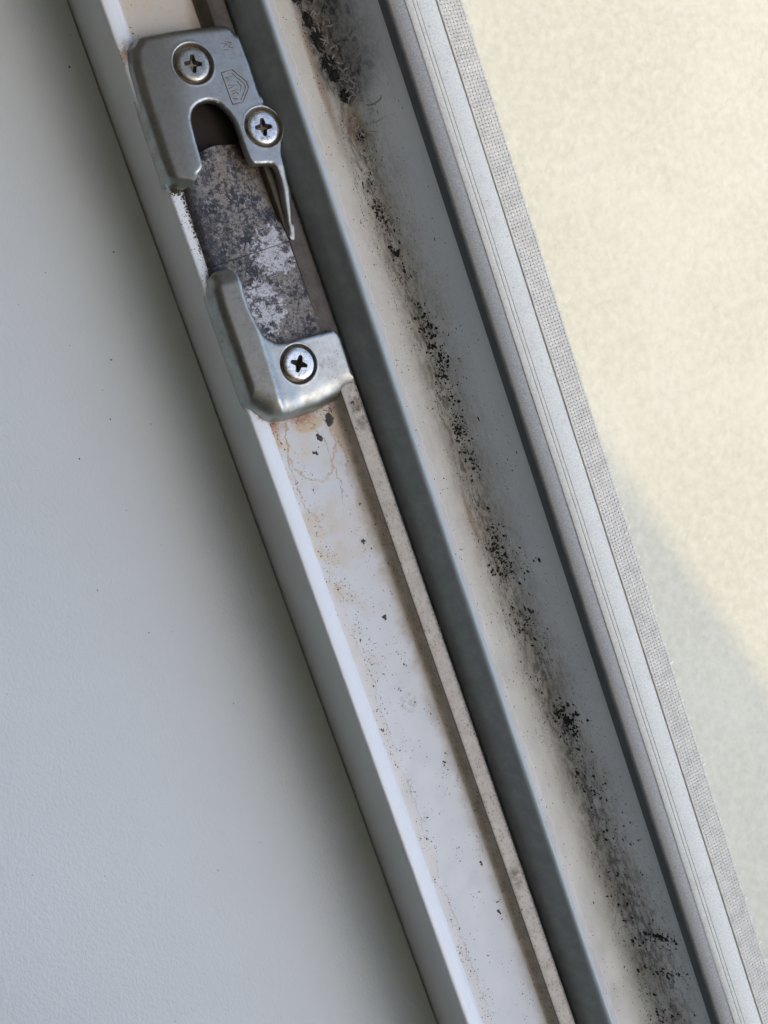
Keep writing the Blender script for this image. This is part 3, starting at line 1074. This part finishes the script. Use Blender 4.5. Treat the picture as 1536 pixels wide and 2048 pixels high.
CEN = [(91.9, 38.4), (84.7, 39.2), (78, 40.2), (67.6, 41.6), (51.5, 39.7), (42.9, 40.0), (25.5, 40.7), (18.6, 41.6), (4.3, 41.4), (-10, 41.1), (-27, 41.1),
       (-41, 41.1), (-65, 42.1), (-82, 43.2), (-97, 43.4), (-111, 43.8), (-121, 43.1), (-140, 42.0), (-160, 42.0)]
mv, mf_ = [], []
gv, gf = [], []
for i in range(19000):
    y = random.uniform(-160, 112)
    w = 1.3 if random.random() < 0.45 else 3.3
    x = interp(CEN, y) - 0.3 + random.gauss(0, w)
    if not 31 < x < 46.3:
        continue
    d = noise.noise(Vector((x * 0.45, y * 0.16, 0.5))) + 0.5 * noise.noise(Vector((x * 1.3, y * 0.5, 9.1)))
    if d < 0.06 + 0.035 * abs(x - interp(CEN, y)):
        continue
    r = min(0.45, 0.085 * math.exp(random.gauss(0.1, 0.5)))
    if random.random() < (0.7 if x > 41.5 else 0.4):
        speck(mv, mf_, x, y, r * 0.75, random.uniform(1.4, 3.4), random.gauss(0, 0.2), 0.3)
    else:
        speck(mv, mf_, x, y, r, random.uniform(0.8, 1.6), None, 0.35)
# dense black clots
for (x0, y0, n, sx, sy) in ((39.6, 51, 70, 0.8, 1.6), (40.2, 42, 50, 0.8, 1.3), (41.3, 25, 120, 0.8, 3.2), (41.9, 17, 160, 0.8, 2.6), (41.2, 4, 130, 0.7, 3.4), (41.4, -2, 60, 0.6, 2.0),
                            (40.5, -23, 90, 0.8, 2.2), (41.4, -28, 150, 1.6, 1.8), (42.0, -42, 60, 0.8, 2.4), (42.6, -63, 170, 0.7, 1.6), (42.9, -66, 120, 0.55, 1.8), (43.6, -80, 60, 0.9, 3.0),
                            (44.6, -116.5, 130, 0.9, 0.7), (43.8, -119, 70, 1.2, 0.8), (44.2, -126, 70, 1.5, 0.7), (42.5, -138, 60, 1.3, 2.0), (42.6, -105, 60, 1.6, 4.0), (43.8, -92, 60, 1.3, 4.0)):
    for i in range(n):
        x = x0 + random.gauss(0, sx)
        y = y0 + random.gauss(0, sy)
        if 31 < x < 46.3:
            speck(mv, mf_, x, y, min(0.5, 0.14 * math.exp(random.gauss(0.2, 0.5))), random.uniform(0.8, 1.7), None, 0.6)
# cracks of dirt where the old edge film ends
for s in range(26):
    y = random.uniform(-135, 60)
    x = interp(CEN, y) - random.uniform(2.6, 4.4)
    for k in range(random.randint(4, 14)):
        speck(mv, mf_, x, y, random.uniform(0.07, 0.17), random.uniform(1.3, 2.6), random.gauss(0, 0.25), 0.3)
        y -= random.uniform(0.25, 0.55)
        x += random.gauss(0.02, 0.13)
# loose specks on the pale floor, the wall, the seals
for i in range(900):
    x = random.uniform(29.5, 46)
    speck(mv, mf_, x, random.uniform(-160, 110), random.uniform(0.06, 0.17), random.uniform(0.9, 2.2), None, 0.4)
mould = mesh_obj("mould", mv, mf_, M['black'], None, None, None, (40, 0, -5.5), 'stuff')
mould['label'] = "black mould specks and clots along the outer rebate"
mould['category'] = "mould"

# furry black clumps at the far end
fv, ff = [], []
def clump(x0, y0, rx, ry, h, seed, sub=4):
    bm = bmesh.new()
    bmesh.ops.create_icosphere(bm, subdivisions=sub, radius=1.0)
    z0, s = surf(x0)
    b = len(fv)
    for v in bm.verts:
        p = v.co.copy()
        q = 1 + 0.5 * noise.noise(p * 1.6 + Vector((seed, 0, 0))) + 0.3 * noise.noise(p * 4.0 + Vector((0, seed, 0))) + 0.15 * noise.noise(p * 9.0 + Vector((0, seed, 3)))
        x = x0 + p.x * rx * q
        zz, _ = surf(min(max(x, 27), 46.5))
        fv.append((x, y0 + p.y * ry * q, zz + max(-0.1, p.z) * h * q))
    for f in bm.faces:
        ff.append(tuple(b + v.index for v in f.verts))
    bm.free()
    # ragged fringe of short hairs and grains
    for k in range(int(60 * rx * ry)):
        a = random.uniform(0, 6.28)
        q = random.uniform(0.75, 1.45)
        hx, hy = x0 + rx * q * math.cos(a), y0 + ry * q * math.sin(a)
        if not 28 < hx < 46.3:
            continue
        if random.random() < 0.6:
            speck(fv, ff, hx, hy, random.uniform(0.06, 0.26), random.uniform(0.8, 1.8), None, 0.6)
        else:
            hz = surf(hx)[0]
            b2 = a + random.gauss(0, 0.9)
            ln = random.uniform(0.4, 1.3)
            tube(fv, ff, [(hx, hy, hz + 0.1), (hx + 0.5 * ln * math.cos(b2), hy + 0.5 * ln * math.sin(b2), hz + 0.45), (hx + ln * math.cos(b2 + 0.5), hy + ln * math.sin(b2 + 0.5), hz + 0.3)], [0.05, 0.04, 0.015], 3)
for i, (x, y, rx, ry, h) in enumerate(((36.9, 97.0, 1.6, 3.2, 1.0), (37.8, 91.2, 1.3, 2.4, 0.9), (38.6, 87.0, 1.8, 2.8, 1.1), (38.9, 82.2, 1.9, 2.2, 1.1), (39.5, 79.4, 1.5, 1.7, 0.9),
                                       (40.3, 75.2, 1.2, 1.9, 0.7), (37.2, 102.5, 1.6, 3.0, 1.0), (40.9, 66.6, 1.0, 1.4, 0.6), (42.7, -64.3, 0.6, 1.2, 0.6), (42.4, -62.0, 0.4, 0.6, 0.4), (44.6, -116.6, 0.9, 0.5, 0.4))):
    clump(x, y, rx * 0.62, ry * 0.62, h * 0.8, i * 3.7)
fur = mesh_obj("mould_crust", fv, ff, M['black'], None, None, 60, (40, 80, -5.5), 'stuff')
fur['label'] = "thick black furry mould clumps at the far end of the rebate"
fur['category'] = "mould"

# pale dust fibres and flakes over the crust
dv, df = [], []
def fibre(x, y, n, st, r):
    a = random.uniform(0, 6.28)
    pts, rad = [], []
    turn = random.gauss(0, 0.35)
    for k in range(n):
        z, _ = surf(min(max(x, 27), 46.4))
        pts.append((x, y, z + 0.35 + 0.55 * math.sin(math.pi * k / n) + 0.1 * random.random()))
        rad.append(r * (0.3 + math.sin(math.pi * (k + 0.5) / n)))
        x += st * math.cos(a)
        y += st * math.sin(a)
        a += turn + random.gauss(0, 0.25)
    tube(dv, df, pts, rad, 4)
for i in range(120):
    y = random.uniform(66, 106)
    x = interp(CEN, y) + random.gauss(1.2, 1.2)
    if 36 < x < 43:
        fibre(x, y, random.randint(5, 9), random.uniform(0.15, 0.34), random.uniform(0.06, 0.2))
for i in range(16):
    fibre(random.gauss(40.9, 0.7), random.gauss(66.5, 1.3), 8, 0.28, 0.07)
fib = mesh_obj("dust_fibres", dv, df, M['fluff'], None, None, 60, (40, 80, -5.5), 'stuff')
fib['label'] = "pale dust fibres tangled over the black mould at the far end"
fib['category'] = "dust"

# brown and dark specks on the rebate floor, step and seal
bv, bf = [], []
kv, kf = [], []
for i in range(6000):
    y = random.uniform(-150, 16)
    x = random.uniform(0.3, 13.0)
    d = noise.noise(Vector((x * 0.35, y * 0.12, 3.0))) + 0.6 * noise.noise(Vector((x * 1.1, y * 0.5, 7.0)))
    band = math.exp(-((x - (2.5 + 0.02 * (y + 60))) / 1.9) ** 2) * (1.0 if y > -62 else 0.35)
    if d < 0.30 - 0.44 * band:
        continue
    speck(bv, bf, x, y, random.uniform(0.07, 0.15) * math.exp(random.gauss(0, 0.25)), random.uniform(0.8, 2.4), None, 0.4)
for (x0, y0, n, sx, sy) in ((3.2, -19, 45, 1.8, 3.5), (5.3, -34, 70, 1.5, 2.5), (4.0, -28, 60, 1.6, 5), (4.6, -45, 40, 1.2, 5), (3.0, -70, 30, 0.8, 4), (2.0, -97, 26, 1.0, 3), (2.6, -106, 22, 1.0, 3),
                            (5, 18.0, 50, 4, 0.8), (12.5, 17, 50, 1.6, 1.2)):
    for i in range(n):
        x = min(max(random.gauss(x0, sx), 0.2), 13.0)
        speck(bv, bf, x, random.gauss(y0, sy), random.uniform(0.07, 0.21), random.uniform(0.8, 2.2), None, 0.4)
for i in range(34):
    speck(bv, bf, random.uniform(0.5, 12), random.uniform(92, 106), random.uniform(0.08, 0.3), random.uniform(0.8, 1.8), None, 0.2)
sp1 = mesh_obj("rust_specks", bv, bf, M['brown'], None, None, None, (6, 0, 0), 'stuff')
sp1['label'] = "fine rust-brown specks scattered over the white rebate floor"
sp1['category'] = "dirt"
for i in range(1500):
    yy = random.uniform(-150, 92)
    if noise.noise(Vector((yy * 0.25, 8.8, 0))) > -0.1:
        speck(kv, kf, random.gauss(18.72, 0.13), yy, random.uniform(0.05, 0.15), random.uniform(1.0, 2.0), None, 0.8, (2.5, -0.5))
for i in range(420):
    x = random.uniform(0.3, 12.6)
    speck(kv, kf, x, random.uniform(-150, 14), random.uniform(0.06, 0.14), random.uniform(0.8, 1.6), None, 0.5)
for i in range(1700):
    x = min(18.8, max(13.4, random.gauss(15.9, 1.0) if random.random() < 0.6 else random.gauss(18.4, 0.35)))
    y = random.uniform(-150, 18)
    if noise.noise(Vector((x * 0.5, y * 0.12, 2.2))) < -0.15:
        continue
    speck(kv, kf, x, y, random.uniform(0.05, 0.15), random.uniform(1.0, 2.2), None, 0.4)
for (x, y, r) in ((8.6, 12.4, 0.75), (6.9, 9.8, 0.55), (8.0, 10.6, 0.3), (12.1, 14.7, 0.95), (7.0, -40.5, 0.35), (6.6, -44, 0.26), (9.9, -36.5, 0.33), (9.4, -44.5, 0.28), (7.2, -40.9, 0.3), (11.2, -58.7, 0.45), (10.9, -59.2, 0.3),
                  (12.0, -57.0, 0.25), (6.4, -68, 0.26), (3.8, -67.5, 0.3), (2.1, -71.5, 0.3), (11.6, -82, 0.42), (11.5, -93, 0.5), (11.9, -93.6, 0.4), (11.7, -95, 0.25), (6.2, -100.5, 0.28), (6.0, -102, 0.22),
                  (4.1, -15.5, 0.25), (5.0, -26.5, 0.24), (9.3, -26.0, 0.55), (10.3, -10.2, 0.6), (11.5, -12.0, 0.25), (2.2, -92.0, 0.28), (12.3, -3, 0.3), (16.8, 16.5, 0.7), (17.2, 14.8, 0.5)):
    for k in range(4):
        speck(kv, kf, x + random.gauss(0, r * 0.35), y + random.gauss(0, r * 0.35), r * random.uniform(0.5, 0.85), random.uniform(0.8, 1.4), None, 0.5)
sp2 = mesh_obj("grime_specks", kv, kf, M['greym'], None, None, None, (8, 0, 0), 'stuff')
sp2['label'] = "dark grey grime specks dotted over rebate floor and cream step"
sp2['category'] = "dirt"

# crumbs between white rim and tongue
cv, cf = [], []
CR = [(64.9, -3.2), (63.6, -2.0), (62.2, -1.3), (57.3, -1.7), (50.7, -2.1), (46.4, -2.7)]
for i in range(520):
    y = random.uniform(46.2, 65.2)
    x = interp(CR, y) + random.gauss(0.1, 0.38)
    z = 1.0 + random.uniform(-0.2, 0.55)
    speck(cv, cf, x, y, random.uniform(0.07, 0.26), random.uniform(0.8, 1.6), None, 1.0, (z, random.gauss(0, 0.4)))
for i in range(90):
    speck(cv, cf, random.gauss(-2.0, 0.8), random.gauss(63.9, 0.35), random.uniform(0.08, 0.24), 1.2, None, 1.1, (1.9 + random.uniform(-0.3, 0.5), 0.0))
cr = mesh_obj("dirt_crumbs", cv, cf, M['crumb'], None, None, None, (-1.5, 56, 1), 'stuff')
cr['label'] = "dark dirt crumbs packed between white rim and corroded tongue"
cr['category'] = "dirt"

# few dark lint specks on the sill
lv, lf = [], []
for i in range(60):
    speck(lv, lf, random.uniform(-85, -6), random.uniform(-120, 105), random.uniform(0.05, 0.14), random.uniform(0.8, 3.0), None, 0.5, (-20.0, 0.0))
for (x, y) in ((-7.6, 96.4), (-32.7, 23.5), (-38.5, -2.0), (-20, 40), (-12, 60)):
    speck(lv, lf, x, y, 0.2, 1.6, None, 0.5, (-20.0, 0.0))
lint = mesh_obj("lint_specks", lv, lf, M['greym'], None, None, None, (-40, 0, -20), 'stuff')
lint['label'] = "sparse tiny dark lint specks on the white window sill"
lint['category'] = "dirt"
